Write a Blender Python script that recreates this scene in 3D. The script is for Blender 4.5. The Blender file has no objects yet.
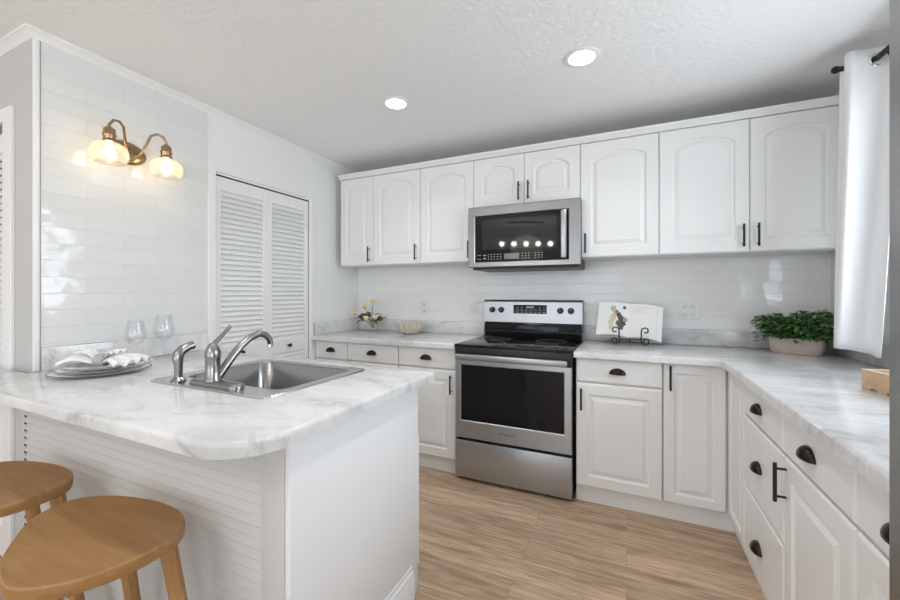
import bpy, bmesh, math, random
from mathutils import Vector, Matrix
random.seed(7)
C = bpy.context.scene.collection
S = bpy.context.scene
PI = math.pi

# ------------------------------------------------------------------ camera
cd = bpy.data.cameras.new('camera'); cam = bpy.data.objects.new('camera', cd); C.objects.link(cam)
cam.location = (0, 0, 1.2574); cam.rotation_euler = (PI/2, 0, 0.4288)
cd.sensor_width = 36; cd.lens = 386.484*36/900; cd.shift_y = -6.75/900; cd.clip_start = .02
S.camera = cam
# ------------------------------------------------------------------ world, light, exposure
S.view_settings.view_transform = 'Standard'; S.view_settings.look = 'None'
S.view_settings.exposure = 0.34; S.view_settings.gamma = 1; S.view_settings.use_curve_mapping = False
S.cycles.use_denoising = True
S.cycles.diffuse_bounces = 6; S.cycles.max_bounces = 14; S.cycles.transparent_max_bounces = 16
S.cycles.sample_clamp_indirect = 6
w = bpy.data.worlds.new('World'); S.world = w; w.use_nodes = True
w.node_tree.nodes['Background'].inputs[0].default_value = (.86, .93, 1, 1)
w.node_tree.nodes['Background'].inputs[1].default_value = .6

def area(name, loc, rot, sx, sy, power, col=(1, 1, 1), disk=False, spread=PI):
    l = bpy.data.lights.new(name, 'AREA'); l.energy = power; l.color = col; l.spread = spread
    l.shape = 'DISK' if disk else 'RECTANGLE'; l.size = sx
    if not disk: l.size_y = sy
    o = bpy.data.objects.new(name, l); C.objects.link(o); o.location = loc; o.rotation_euler = rot
    return o
CEIL = 2.407
# daylight through the patio doors behind the camera, the side window over the counter and the dining window
area('daylight_patio', (-1.75, -4.08, 1.08), (PI/2+.45, 0, 0), 3.4, 2.0, 40, (.88, .94, 1))
area('daylight_window', (1.30, 1.62, 1.62), (0, PI/2+.35, 0), 1.0, 1.3, 26, (.88, .94, 1))
area('daylight_dining', (1.30, -2.0, 1.35), (0, PI/2+.35, 0), 1.6, 2.0, 62, (.88, .94, 1))

# ------------------------------------------------------------------ materials
def nodes(name):
    m = bpy.data.materials.new(name); m.use_nodes = True
    nt = m.node_tree; b = nt.nodes['Principled BSDF']
    return m, nt, b
def N(nt, t, **kw):
    n = nt.nodes.new(t)
    for k, v in kw.items():
        if k.startswith('_'): setattr(n, k[1:], v)
        else: n.inputs[k.replace('__', ' ')].default_value = v
    return n
def rgba(c): return (c[0], c[1], c[2], 1)
def mat(name, col, rough=.5, metal=0, spec=.5, bump=0, bscale=60, vary=0, coat=0, bdist=.002):
    m, nt, b = nodes(name)
    b.inputs['Base Color'].default_value = rgba(col); b.inputs['Roughness'].default_value = rough
    b.inputs['Metallic'].default_value = metal; b.inputs['Specular IOR Level'].default_value = spec
    b.inputs['Coat Weight'].default_value = coat
    tc = N(nt, 'ShaderNodeTexCoord')
    no = N(nt, 'ShaderNodeTexNoise', Scale=bscale, Detail=4.0); nt.links.new(tc.outputs['Object'], no.inputs['Vector'])
    if vary:
        r = N(nt, 'ShaderNodeMix', _data_type='RGBA')
        r.inputs['A'].default_value = rgba([x*(1-vary) for x in col]); r.inputs['B'].default_value = rgba([min(1, x*(1+vary)) for x in col])
        nt.links.new(no.outputs['Fac'], r.inputs['Factor']); nt.links.new(r.outputs['Result'], b.inputs['Base Color'])
    if bump:
        bu = N(nt, 'ShaderNodeBump', Strength=bump, Distance=bdist)
        nt.links.new(no.outputs['Fac'], bu.inputs['Height']); nt.links.new(bu.outputs['Normal'], b.inputs['Normal'])
    return m
def emit(name, col, st):
    m = bpy.data.materials.new(name); m.use_nodes = True; nt = m.node_tree; nt.nodes.clear()
    e = N(nt, 'ShaderNodeEmission', Color=rgba(col), Strength=st); o = N(nt, 'ShaderNodeOutputMaterial')
    nt.links.new(e.outputs[0], o.inputs[0]); return m
def thin_glass(name, tint=(1, 1, 1), trans=0.0, tcol=(1, .9, .75), edge=.5, bump=0):
    m = bpy.data.materials.new(name); m.use_nodes = True; nt = m.node_tree; nt.nodes.clear()
    t = N(nt, 'ShaderNodeBsdfTransparent', Color=rgba(tint)); g = N(nt, 'ShaderNodeBsdfGlossy', Roughness=.03)
    lw = N(nt, 'ShaderNodeLayerWeight', Blend=.35)
    mr = N(nt, 'ShaderNodeMapRange'); mr.inputs['To Min'].default_value = .04; mr.inputs['To Max'].default_value = edge
    nt.links.new(lw.outputs['Fresnel'], mr.inputs['Value'])
    if bump:
        no = N(nt, 'ShaderNodeTexNoise', Scale=90.0); tc = N(nt, 'ShaderNodeTexCoord'); nt.links.new(tc.outputs['Object'], no.inputs['Vector'])
        bu = N(nt, 'ShaderNodeBump', Strength=bump, Distance=.003); nt.links.new(no.outputs['Fac'], bu.inputs['Height'])
        nt.links.new(bu.outputs['Normal'], g.inputs['Normal'])
    a = N(nt, 'ShaderNodeMixShader'); nt.links.new(mr.outputs[0], a.inputs[0]); nt.links.new(t.outputs[0], a.inputs[1]); nt.links.new(g.outputs[0], a.inputs[2])
    out = a
    if trans:
        tl = N(nt, 'ShaderNodeBsdfTranslucent', Color=rgba(tcol)); q = N(nt, 'ShaderNodeMixShader'); q.inputs[0].default_value = trans
        nt.links.new(a.outputs[0], q.inputs[1]); nt.links.new(tl.outputs[0], q.inputs[2]); out = q
    o = N(nt, 'ShaderNodeOutputMaterial'); nt.links.new(out.outputs[0], o.inputs[0]); return m

def tile_mat(name, axis, col, off=(0, 0, 0)):
    """glossy hand-made white planks 30.5 x 7.6 cm in a running bond"""
    m, nt, b = nodes(name); L = nt.links.new
    tc = N(nt, 'ShaderNodeTexCoord'); sx = N(nt, 'ShaderNodeSeparateXYZ'); cb = N(nt, 'ShaderNodeCombineXYZ')
    sh = N(nt, 'ShaderNodeVectorMath', _operation='SUBTRACT'); sh.inputs[1].default_value = off
    L(tc.outputs['Object'], sh.inputs[0]); L(sh.outputs[0], sx.inputs[0]); L(sx.outputs[axis], cb.inputs['X']); L(sx.outputs['Z'], cb.inputs['Y'])
    br = N(nt, 'ShaderNodeTexBrick', _offset=.5, _offset_frequency=2)
    br.inputs['Scale'].default_value = 1; br.inputs['Brick Width'].default_value = .3035; br.inputs['Row Height'].default_value = .0755
    br.inputs['Mortar Size'].default_value = .0016; br.inputs['Mortar Smooth'].default_value = .4; br.inputs['Bias'].default_value = 0
    br.inputs['Color1'].default_value = rgba(col); br.inputs['Color2'].default_value = rgba([x*.965 for x in col]); br.inputs['Mortar'].default_value = rgba([x*.92 for x in col])
    L(cb.outputs[0], br.inputs['Vector']); L(br.outputs['Color'], b.inputs['Base Color'])
    # every tile is slightly out of plane and wavy
    br2 = N(nt, 'ShaderNodeTexBrick', _offset=.5, _offset_frequency=2)
    for k, v in (('Scale', 1), ('Brick Width', .3035), ('Row Height', .0755), ('Mortar Size', 0)): br2.inputs[k].default_value = v
    br2.inputs['Color1'].default_value = (0, 0, 0, 1); br2.inputs['Color2'].default_value = (1, 1, 1, 1); L(cb.outputs[0], br2.inputs['Vector'])
    ad = N(nt, 'ShaderNodeVectorMath', _operation='SCALE'); ad.inputs['Scale'].default_value = 7; L(br2.outputs['Color'], ad.inputs[0])
    av = N(nt, 'ShaderNodeVectorMath', _operation='ADD'); L(cb.outputs[0], av.inputs[0]); L(ad.outputs[0], av.inputs[1])
    no = N(nt, 'ShaderNodeTexNoise', Scale=7.0, Detail=2.0); L(av.outputs[0], no.inputs['Vector'])
    bu = N(nt, 'ShaderNodeBump', Strength=.55, Distance=.01); L(no.outputs['Fac'], bu.inputs['Height'])
    b2 = N(nt, 'ShaderNodeBump', Strength=.5, Distance=.0015, _invert=True); L(br.outputs['Fac'], b2.inputs['Height']); L(bu.outputs['Normal'], b2.inputs['Normal'])
    L(b2.outputs['Normal'], b.inputs['Normal'])
    b.inputs['Roughness'].default_value = .09
    return m
def marble_mat(name):
    m, nt, b = nodes(name); L = nt.links.new
    tc = N(nt, 'ShaderNodeTexCoord')
    mp = N(nt, 'ShaderNodeMapping'); mp.inputs['Rotation'].default_value = (.2, .3, .55); mp.inputs['Scale'].default_value = (1, 2.1, 1.4)
    L(tc.outputs['Object'], mp.inputs[0])
    def vein(scale, width, dist, w):
        no = N(nt, 'ShaderNodeTexNoise', Scale=scale, Detail=6.0, Roughness=.62, Distortion=dist); no.inputs['W'].default_value if False else None
        ad = N(nt, 'ShaderNodeVectorMath', _operation='ADD'); ad.inputs[1].default_value = (w, w*.7, w*1.3); L(mp.outputs[0], ad.inputs[0]); L(ad.outputs[0], no.inputs['Vector'])
        su = N(nt, 'ShaderNodeMath', _operation='SUBTRACT'); su.inputs[1].default_value = .5; L(no.outputs['Fac'], su.inputs[0])
        ab = N(nt, 'ShaderNodeMath', _operation='ABSOLUTE'); L(su.outputs[0], ab.inputs[0])
        mr = N(nt, 'ShaderNodeMapRange', _interpolation_type='SMOOTHSTEP'); mr.inputs['From Max'].default_value = width; mr.inputs['To Min'].default_value = 1; mr.inputs['To Max'].default_value = 0
        L(ab.outputs[0], mr.inputs['Value']); return mr.outputs[0]
    v1 = vein(2.2, .035, 1.2, 0); v2 = vein(5.0, .03, .8, 5); 
    cl = N(nt, 'ShaderNodeTexNoise', Scale=2.6, Detail=5.0, Roughness=.6); L(mp.outputs[0], cl.inputs['Vector'])
    mk = N(nt, 'ShaderNodeMapRange'); mk.inputs['From Min'].default_value = .46; mk.inputs['From Max'].default_value = .68; L(cl.outputs['Fac'], mk.inputs['Value'])
    base = N(nt, 'ShaderNodeMix', _data_type='RGBA'); base.inputs['A'].default_value = (.74, .74, .74, 1); base.inputs['B'].default_value = (.575, .58, .585, 1); L(mk.outputs[0], base.inputs['Factor'])
    f1 = N(nt, 'ShaderNodeMath', _operation='MULTIPLY'); L(v1, f1.inputs[0]); L(mk.outputs[0], f1.inputs[1])
    f1b = N(nt, 'ShaderNodeMath', _operation='MULTIPLY'); f1b.inputs[1].default_value = .75; L(f1.outputs[0], f1b.inputs[0])
    a = N(nt, 'ShaderNodeMix', _data_type='RGBA'); a.inputs['B'].default_value = (.36, .365, .37, 1); L(f1b.outputs[0], a.inputs['Factor']); L(base.outputs['Result'], a.inputs['A'])
    f2 = N(nt, 'ShaderNodeMath', _operation='MULTIPLY'); f2.inputs[1].default_value = .22; L(v2, f2.inputs[0])
    c = N(nt, 'ShaderNodeMix', _data_type='RGBA'); c.inputs['B'].default_value = (.46, .465, .47, 1); L(f2.outputs[0], c.inputs['Factor']); L(a.outputs['Result'], c.inputs['A'])
    L(c.outputs['Result'], b.inputs['Base Color']); b.inputs['Roughness'].default_value = .13
    return m
def wood_mat(name, c1, c2, axis='X', scale=6, rough=.4, stretch=12):
    m, nt, b = nodes(name); L = nt.links.new
    tc = N(nt, 'ShaderNodeTexCoord'); mp = N(nt, 'ShaderNodeMapping')
    s = [stretch]*3; s['XYZ'.index(axis)] = 1; mp.inputs['Scale'].default_value = s; L(tc.outputs['Object'], mp.inputs[0])
    no = N(nt, 'ShaderNodeTexNoise', Scale=float(scale), Detail=5.0, Distortion=.6); L(mp.outputs[0], no.inputs['Vector'])
    mr = N(nt, 'ShaderNodeMapRange'); mr.inputs['From Min'].default_value = .3; mr.inputs['From Max'].default_value = .7; L(no.outputs['Fac'], mr.inputs['Value'])
    mx = N(nt, 'ShaderNodeMix', _data_type='RGBA'); mx.inputs['A'].default_value = rgba(c1); mx.inputs['B'].default_value = rgba(c2)
    L(mr.outputs[0], mx.inputs['Factor']); L(mx.outputs['Result'], b.inputs['Base Color']); b.inputs['Roughness'].default_value = rough
    return m
def floor_mat():
    m, nt, b = nodes('vinyl_plank_floor'); L = nt.links.new
    tc = N(nt, 'ShaderNodeTexCoord')
    def brick(c1, c2, mo, ms):
        br = N(nt, 'ShaderNodeTexBrick', _offset=.37, _offset_frequency=2)
        for k, v in (('Scale', 1), ('Brick Width', 1.22), ('Row Height', .15), ('Mortar Size', ms), ('Bias', 0)): br.inputs[k].default_value = v
        br.inputs['Color1'].default_value = rgba(c1); br.inputs['Color2'].default_value = rgba(c2); br.inputs['Mortar'].default_value = rgba(mo)
        L(tc.outputs['Object'], br.inputs['Vector']); return br
    br = brick((0, 0, 0), (1, 1, 1), (.5, .5, .5), 0)
    sc = N(nt, 'ShaderNodeVectorMath', _operation='SCALE'); sc.inputs['Scale'].default_value = 9; L(br.outputs['Color'], sc.inputs[0])
    ad = N(nt, 'ShaderNodeVectorMath', _operation='ADD'); L(tc.outputs['Object'], ad.inputs[0]); L(sc.outputs[0], ad.inputs[1])
    mp = N(nt, 'ShaderNodeMapping'); mp.inputs['Scale'].default_value = (1, 9, 1); L(ad.outputs[0], mp.inputs[0])
    no = N(nt, 'ShaderNodeTexNoise', Scale=2.6, Detail=9.0, Roughness=.68, Distortion=.7); L(mp.outputs[0], no.inputs['Vector'])
    mp2 = N(nt, 'ShaderNodeMapping'); mp2.inputs['Scale'].default_value = (2.2, 75, 1); L(ad.outputs[0], mp2.inputs[0])
    n2 = N(nt, 'ShaderNodeTexNoise', Scale=3.0, Detail=4.0); L(mp2.outputs[0], n2.inputs['Vector'])
    cr = N(nt, 'ShaderNodeValToRGB'); e = cr.color_ramp.elements
    e[0].position = .30; e[0].color = (.32, .212, .132, 1); e[1].position = .70; e[1].color = (.73, .535, .37, 1)
    k = cr.color_ramp.elements.new(.5); k.color = (.55, .385, .255, 1)
    L(no.outputs['Fac'], cr.inputs['Fac'])
    pv = N(nt, 'ShaderNodeMapRange'); pv.inputs['To Min'].default_value = .84; pv.inputs['To Max'].default_value = 1.12; L(br.outputs['Color'], pv.inputs['Value'])
    gv = N(nt, 'ShaderNodeMapRange'); gv.inputs['From Min'].default_value = .3; gv.inputs['From Max'].default_value = .7; gv.inputs['To Min'].default_value = .62; gv.inputs['To Max'].default_value = 1.24; L(n2.outputs['Fac'], gv.inputs['Value'])
    mu = N(nt, 'ShaderNodeMath', _operation='MULTIPLY'); L(pv.outputs[0], mu.inputs[0]); L(gv.outputs[0], mu.inputs[1])
    vm = N(nt, 'ShaderNodeVectorMath', _operation='SCALE'); L(cr.outputs['Color'], vm.inputs[0]); L(mu.outputs[0], vm.inputs['Scale'])
    seam = brick((1, 1, 1), (1, 1, 1), (.72, .70, .68), .0012)
    vs = N(nt, 'ShaderNodeVectorMath', _operation='MULTIPLY'); L(vm.outputs[0], vs.inputs[0]); L(seam.outputs['Color'], vs.inputs[1])
    L(vs.outputs[0], b.inputs['Base Color']); b.inputs['Roughness'].default_value = .42
    bu = N(nt, 'ShaderNodeBump', Strength=.15, Distance=.002); L(n2.outputs['Fac'], bu.inputs['Height']); L(bu.outputs['Normal'], b.inputs['Normal'])
    return m
def steel_mat(name, col=(.60, .60, .60), rough=.27, axis='X'):
    m, nt, b = nodes(name); L = nt.links.new
    b.inputs['Metallic'].default_value = 1; b.inputs['Base Color'].default_value = rgba(col)
    tc = N(nt, 'ShaderNodeTexCoord'); mp = N(nt, 'ShaderNodeMapping'); s = [260]*3; s['XYZ'.index(axis)] = 3; mp.inputs['Scale'].default_value = s
    L(tc.outputs['Object'], mp.inputs[0]); no = N(nt, 'ShaderNodeTexNoise', Scale=1.0, Detail=2.0); L(mp.outputs[0], no.inputs['Vector'])
    mr = N(nt, 'ShaderNodeMapRange'); mr.inputs['To Min'].default_value = rough-.05; mr.inputs['To Max'].default_value = rough+.08; L(no.outputs['Fac'], mr.inputs['Value'])
    L(mr.outputs[0], b.inputs['Roughness'])
    bu = N(nt, 'ShaderNodeBump', Strength=.05, Distance=.001); L(no.outputs['Fac'], bu.inputs['Height']); L(bu.outputs['Normal'], b.inputs['Normal'])
    return m

M = {}
M['wall'] = mat('wall_paint', (.85, .85, .845), .55, bump=.08, bscale=180)
M['ceiling'] = mat('ceiling_knockdown', (.88, .88, .88), .8, bump=1, bscale=42, bdist=.006)
M['trim'] = mat('trim_paint', (.85, .85, .845), .35)
M['cab'] = mat('cabinet_paint', (.83, .83, .825), .34)
M['cab_in'] = mat('cabinet_carcass', (.74, .74, .735), .5)
M['siding'] = mat('siding_paint_shaded', (.60, .593, .582), .45)  # white siding greyed, weaker light on the dining side is in the colour
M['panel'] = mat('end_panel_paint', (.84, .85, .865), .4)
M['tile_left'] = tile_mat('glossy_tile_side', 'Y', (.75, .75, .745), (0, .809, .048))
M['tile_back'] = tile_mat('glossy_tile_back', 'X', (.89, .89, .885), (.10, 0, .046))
M['marble'] = marble_mat('marble_laminate')
M['floor'] = floor_mat()
M['steel'] = steel_mat('brushed_steel', (.50, .522, .555), .36)
M['steel_mw'] = steel_mat('brushed_steel_satin', (.31, .312, .316), .30)
M['steel_rim'] = steel_mat('polished_rim_lit', (.60, .60, .60), .16)  # same metal as the basin, lightened for the light the rim catches
M['steel_v'] = steel_mat('brushed_steel_vertical', (.40, .405, .41), .36, 'Z')
M['steel_sink'] = steel_mat('sink_steel_shaded', (.33, .33, .335), .2)  # same metal as the rim, the basin's shade is in the colour
M['nickel'] = mat('brushed_nickel', (.32, .315, .31), .26, 1)
M['chrome'] = mat('chrome', (.75, .75, .75), .12, 1)
M['black_glass'] = mat('black_glass', (.008, .008, .009), .05, spec=.28)
M['cooktop'] = mat('cooktop_glass', (.008, .008, .009), .10, spec=.35)
M['smoke_glass'] = mat('smoked_window', (.020, .020, .019), .04, spec=.42)
M['black'] = mat('black_plastic', (.014, .014, .014), .4)
M['black_metal'] = mat('matte_black_metal', (.018, .018, .019), .42, .3)
M['iron'] = mat('wrought_iron', (.03, .03, .03), .5, .6, bump=.3)
M['bronze'] = mat('oiled_bronze', (.030, .018, .014), .28, .75)
M['brass'] = mat('antique_brass', (.40, .27, .15), .27, 1)
M['stool'] = wood_mat('stool_oak', (.31, .158, .052), (.39, .215, .080), 'X', 4, .42, 10)
M['stool_leg'] = wood_mat('stool_leg_oak', (.35, .18, .065), (.47, .26, .105), 'Z', 5, .42, 10)
M['tray'] = wood_mat('tray_pine', (.56, .38, .22), (.68, .49, .31), 'Y', 6, .55, 8)
M['tray_edge'] = wood_mat('tray_edge_pine', (.72, .56, .40), (.78, .64, .48), 'Y', 6, .55, 8)
M['ceramic'] = mat('white_ceramic', (.84, .84, .83), .15)
M['plate_rim'] = mat('plate_rim_grey', (.20, .20, .20), .3)
M['linen'] = mat('white_linen', (.82, .82, .81), .85, bump=.5, bscale=400)
M['curtain'] = mat('curtain_linen', (.86, .865, .875), .85, bump=.25, bscale=350)
M['ring'] = mat('woven_ring', (.42, .41, .40), .6, bump=.8, bscale=250)
M['paper'] = mat('page_paper', (.86, .855, .85), .7)
M['ink'] = mat('printed_grey', (.50, .50, .50), .8)
M['cover'] = mat('book_cover', (.45, .44, .43), .6)
M['pot'] = mat('pink_clay', (.55, .455, .41), .75, vary=.12, bscale=14, bump=.3)
M['soil'] = mat('soil', (.05, .035, .025), .95)
M['leaf'] = mat('leaf_green', (.085, .205, .05), .5, vary=.65, bscale=24)
M['leaf2'] = mat('leaf_bronze', (.15, .12, .03), .5, vary=.4, bscale=60)
M['stem'] = mat('stem_brown', (.10, .07, .04), .6)
M['petal'] = mat('petal_yellow', (.82, .66, .28), .55, vary=.15, bscale=80)
M['petal_pale'] = mat('petal_cream', (.86, .78, .50), .55, vary=.1, bscale=80)
M['bowl'] = mat('cream_ceramic', (.62, .555, .46), .45, vary=.1, bscale=30)
M['plastic_white'] = mat('outlet_plastic', (.83, .83, .82), .3)
M['dark'] = mat('dark_hole', (.02, .02, .02), .8)
M['lcd'] = mat('display_grey', (.16, .16, .16), .15)
M['legend'] = mat('printed_legend', (.45, .45, .45), .5)
M['logo'] = mat('logo_grey', (.12, .12, .12), .5)
M['glass'] = thin_glass('wine_glass', (.985, .987, .99), edge=.22)
M['shade'] = thin_glass('seeded_glass', (1, .97, .92), trans=.14, tcol=(1, .95, .86), edge=.35, bump=.5)
M['pane'] = thin_glass('window_pane', (.97, .99, 1), edge=.5)
M['bulb'] = emit('bulb_glow', (1, .84, .60), 14)
M['bulb_d'] = emit('bulb_glow_dining', (1, .92, .82), 60)
M['downlight'] = emit('downlight_glow', (1, .98, .95), 9)

# ------------------------------------------------------------------ mesh helpers
class MB:
    def __init__(s): s.bm = bmesh.new()
    def box(s, x0, x1, y0, y1, z0, z1, bev=0, seg=2, mtx=None):
        r = bmesh.ops.create_cube(s.bm, size=1); vs = r['verts']
        for v in vs:
            v.co = Vector(((x0+x1)/2+v.co.x*(x1-x0), (y0+y1)/2+v.co.y*(y1-y0), (z0+z1)/2+v.co.z*(z1-z0)))
        if bev:
            es = list({e for v in vs for e in v.link_edges})
            q = bmesh.ops.bevel(s.bm, geom=es, offset=bev, segments=seg, affect='EDGES', profile=.5); vs = q['verts']+[v for v in vs if v.is_valid]
        if mtx:
            for v in set(vs): v.co = mtx @ v.co
        return s
    def tube(s, pts, rad, seg=10, cap=True, flat=1.0):
        pts = [Vector(p) for p in pts]; n = len(pts)
        if not hasattr(rad, '__len__'): rad = [rad]*n
        rings = []; up = None
        for i, p in enumerate(pts):
            t = (pts[min(i+1, n-1)]-pts[max(i-1, 0)]).normalized()
            if up is None:
                up = Vector((0, 0, 1)) if abs(t.z) < .9 else Vector((1, 0, 0))
            a = (up-t*up.dot(t))
            if a.length < 1e-6: a = t.orthogonal()
            a.normalize(); up = a; b = t.cross(a)
            rings.append([s.bm.verts.new(p+(a*math.cos(2*PI*k/seg)*flat+b*math.sin(2*PI*k/seg))*rad[i]) for k in range(seg)])
        for i in range(n-1):
            for k in range(seg):
                s.bm.faces.new((rings[i][k], rings[i][(k+1) % seg], rings[i+1][(k+1) % seg], rings[i+1][k]))
        if cap:
            s.bm.faces.new(rings[0][::-1]); s.bm.faces.new(rings[-1])
        return s
    def lathe(s, prof, c=(0, 0, 0), seg=32, sx=1, sy=1, mtx=None):
        """prof: [(r,z)...]"""
        rings = []
        for r, z in prof:
            if r < 1e-6: rings.append([s.bm.verts.new((c[0], c[1], c[2]+z))])
            else: rings.append([s.bm.verts.new((c[0]+r*sx*math.cos(2*PI*k/seg), c[1]+r*sy*math.sin(2*PI*k/seg), c[2]+z)) for k in range(seg)])
        for a, b in zip(rings, rings[1:]):
            for k in range(seg):
                if len(a) == 1 and len(b) == 1: continue
                if len(a) == 1: s.bm.faces.new((a[0], b[(k+1) % seg], b[k]))
                elif len(b) == 1: s.bm.faces.new((a[k], a[(k+1) % seg], b[0]))
                else: s.bm.faces.new((a[k], a[(k+1) % seg], b[(k+1) % seg], b[k]))
        if mtx:
            for r in rings:
                for v in r: v.co = mtx @ v.co
        return s
    def loops(s, loops, cap0=True, cap1=True):
        """bridge successive closed loops of equal length"""
        R = [[s.bm.verts.new(p) for p in l] for l in loops]; n = len(R[0])
        for a, b in zip(R, R[1:]):
            for k in range(n): s.bm.faces.new((a[k], a[(k+1) % n], b[(k+1) % n], b[k]))
        if cap0: s.bm.faces.new(R[0][::-1])
        if cap1: s.bm.faces.new(R[-1])
        return R
    def grid(s, fn, nu, nv):
        V = [[s.bm.verts.new(fn(i/nu, j/nv)) for j in range(nv+1)] for i in range(nu+1)]
        for i in range(nu):
            for j in range(nv): s.bm.faces.new((V[i][j], V[i+1][j], V[i+1][j+1], V[i][j+1]))
        return s
    def sphere(s, c, r, seg=12, sc=(1, 1, 1)):
        q = bmesh.ops.create_uvsphere(s.bm, u_segments=seg, v_segments=max(6, seg*2//3), radius=r)
        for v in q['verts']: v.co = Vector((c[0]+v.co.x*sc[0], c[1]+v.co.y*sc[1], c[2]+v.co.z*sc[2]))
        return s
    def build(s, name, m, parent=None, smooth=True, loc=None, rot=None, weld=False, angle=35):
        bm = s.bm
        if weld: bmesh.ops.remove_doubles(bm, verts=bm.verts, dist=1e-5)
        bmesh.ops.recalc_face_normals(bm, faces=bm.faces)
        me = bpy.data.meshes.new(name); bm.to_mesh(me); bm.free()
        me.materials.append(m)
        if smooth:
            me.polygons.foreach_set('use_smooth', [True]*len(me.polygons))
            try: me.set_sharp_from_angle(angle=math.radians(angle))
            except Exception: pass
        o = bpy.data.objects.new(name, me); C.objects.link(o)
        if parent: o.parent = parent
        if loc: o.location = loc
        if rot: o.rotation_euler = rot
        return o
def tag(o, label, cat, group=None):
    o['label'] = label; o['category'] = cat
    if group: o['group'] = group
    return o
def thing(name, label, cat, loc=(0, 0, 0), rz=0, group=None):
    o = bpy.data.objects.new(name, None); C.objects.link(o); o.location = loc; o.rotation_euler = (0, 0, rz)
    return tag(o, label, cat, group)
def struct(o): o['kind'] = 'structure'; return o
def sbox(name, m, *a, bev=0): return struct(MB().box(*a, bev=bev).build(name, m))
def dup_tree(o, parent=None):
    c = o.copy(); C.objects.link(c)
    if parent: c.parent = parent
    for ch in list(o.children): dup_tree(ch, c)
    return c
def offset_poly(P, d):
    """inset a CCW polygon by d"""
    n = len(P); out = []
    for i in range(n):
        a, b, c = Vector(P[i-1]), Vector(P[i]), Vector(P[(i+1) % n])
        u = (b-a).normalized(); v = (c-b).normalized()
        n1 = Vector((-u.y, u.x)); n2 = Vector((-v.y, v.x)); m = n1+n2
        m = m/max(.2, m.dot(n1)) if m.length > 1e-6 else n1
        out.append((b.x+m.x*d, b.y+m.y*d))
    return out
def rrect(x0, x1, y0, y1, r, n=6):
    P = []
    for cx, cy, a0 in ((x1-r, y0+r, -PI/2), (x1-r, y1-r, 0), (x0+r, y1-r, PI/2), (x0+r, y0+r, PI)):
        for k in range(n+1):
            a = a0+PI/2*k/n; P.append((cx+r*math.cos(a), cy+r*math.sin(a)))
    return P
def slab_mesh(P, z0, z1, r=.01, hole=None):
    mb = MB(); bm = mb.bm
    prof = [(0, z0)] + [(r*(1-math.cos(a)), z1-r*(1-math.sin(a))) for a in [PI/2*k/4 for k in range(5)]]
    L = [[bm.verts.new((x, y, z)) for x, y in (offset_poly(P, d) if d else P)] for d, z in prof]; n = len(P)
    for a, b in zip(L, L[1:]):
        for k in range(n): bm.faces.new((a[k], a[(k+1) % n], b[(k+1) % n], b[k]))
    def fill(loop, z):
        es = [bm.edges.get((loop[k], loop[(k+1) % n])) for k in range(n)]; h = None
        if hole:
            h = [bm.verts.new((x, y, z)) for x, y in hole]
            es += [bm.edges.new((h[k], h[(k+1) % len(h)])) for k in range(len(h))]
        bmesh.ops.triangle_fill(bm, use_beauty=True, use_dissolve=False, edges=es); return h
    h1 = fill(L[-1], z1); h0 = fill(L[0], z0)
    if hole:
        for k in range(len(h1)): bm.faces.new((h1[k], h1[(k+1) % len(h1)], h0[(k+1) % len(h0)], h0[k]))
    return mb
def frame_mtx(origin, face):
    """local x along the front, -y out of the front, z up"""
    if face == '-Y': return Matrix.Translation(origin)
    if face == '-X': return Matrix.Translation(origin) @ Matrix.Rotation(-PI/2, 4, 'Z')
    if face == '+X': return Matrix.Translation(origin) @ Matrix.Rotation(PI/2, 4, 'Z')
    if face == '+Y': return Matrix.Translation(origin) @ Matrix.Rotation(PI, 4, 'Z')

# ------------------------------------------------------------------ dimensions
XL, XR, YB = -2.36, 1.10, 3.03
YW = .778                      # face of the dining-side wall
CT = .914
YU, YC, YD = 2.687, 2.397, 2.428
XC, XD = .4485, .478

# ------------------------------------------------------------------ structure
sbox('floor', M['floor'], -4.7, XR+.1, -4.1, YB+.1, -.1, 0)
sbox('ceiling', M['ceiling'], -4.7, XR+.1, -4.1, YB+.1, CEIL, CEIL+.1)
sbox('wall_back', M['wall'], XL-.12, XR+.1, YB, YB+.1, 0, CEIL)
sbox('wall_back_tile', M['tile_back'], XL+.002, XR, YB-.007, YB, 1.018, 1.50)
# left wall with the closet opening Y 1.65..2.385, z 0..2.005
DY0, DY1, DZ = 1.602, 2.388, 2.012
mb = MB(); mb.box(XL-.12, XL, YW+.02, DY0, 0, CEIL); mb.box(XL-.12, XL, DY1, YB, 0, CEIL); mb.box(XL-.12, XL, DY0, DY1, DZ, CEIL)
struct(mb.build('wall_left', M['wall']))
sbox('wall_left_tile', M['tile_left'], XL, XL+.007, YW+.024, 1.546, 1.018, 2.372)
# the dining-side wall facing the camera, with its louvred closet door
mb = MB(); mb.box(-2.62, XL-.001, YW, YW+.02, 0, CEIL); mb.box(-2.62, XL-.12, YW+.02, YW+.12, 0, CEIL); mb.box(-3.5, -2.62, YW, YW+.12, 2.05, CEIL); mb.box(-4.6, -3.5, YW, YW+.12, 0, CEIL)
M['wall_shaded'] = mat('wall_paint_shaded', (.56, .56, .555), .55, bump=.08, bscale=180)  # wall paint darkened, the dining side's shade is put into the colour
struct(mb.build('wall_dining', M['wall_shaded']))
sbox('wall_closet', M['wall'], XL-.9, XL-.85, YW+.12, YB, 0, CEIL)
sbox('wall_far_left', M['wall'], -4.7, -4.6, -4.1, YW+.12, 0, CEIL)
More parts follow.
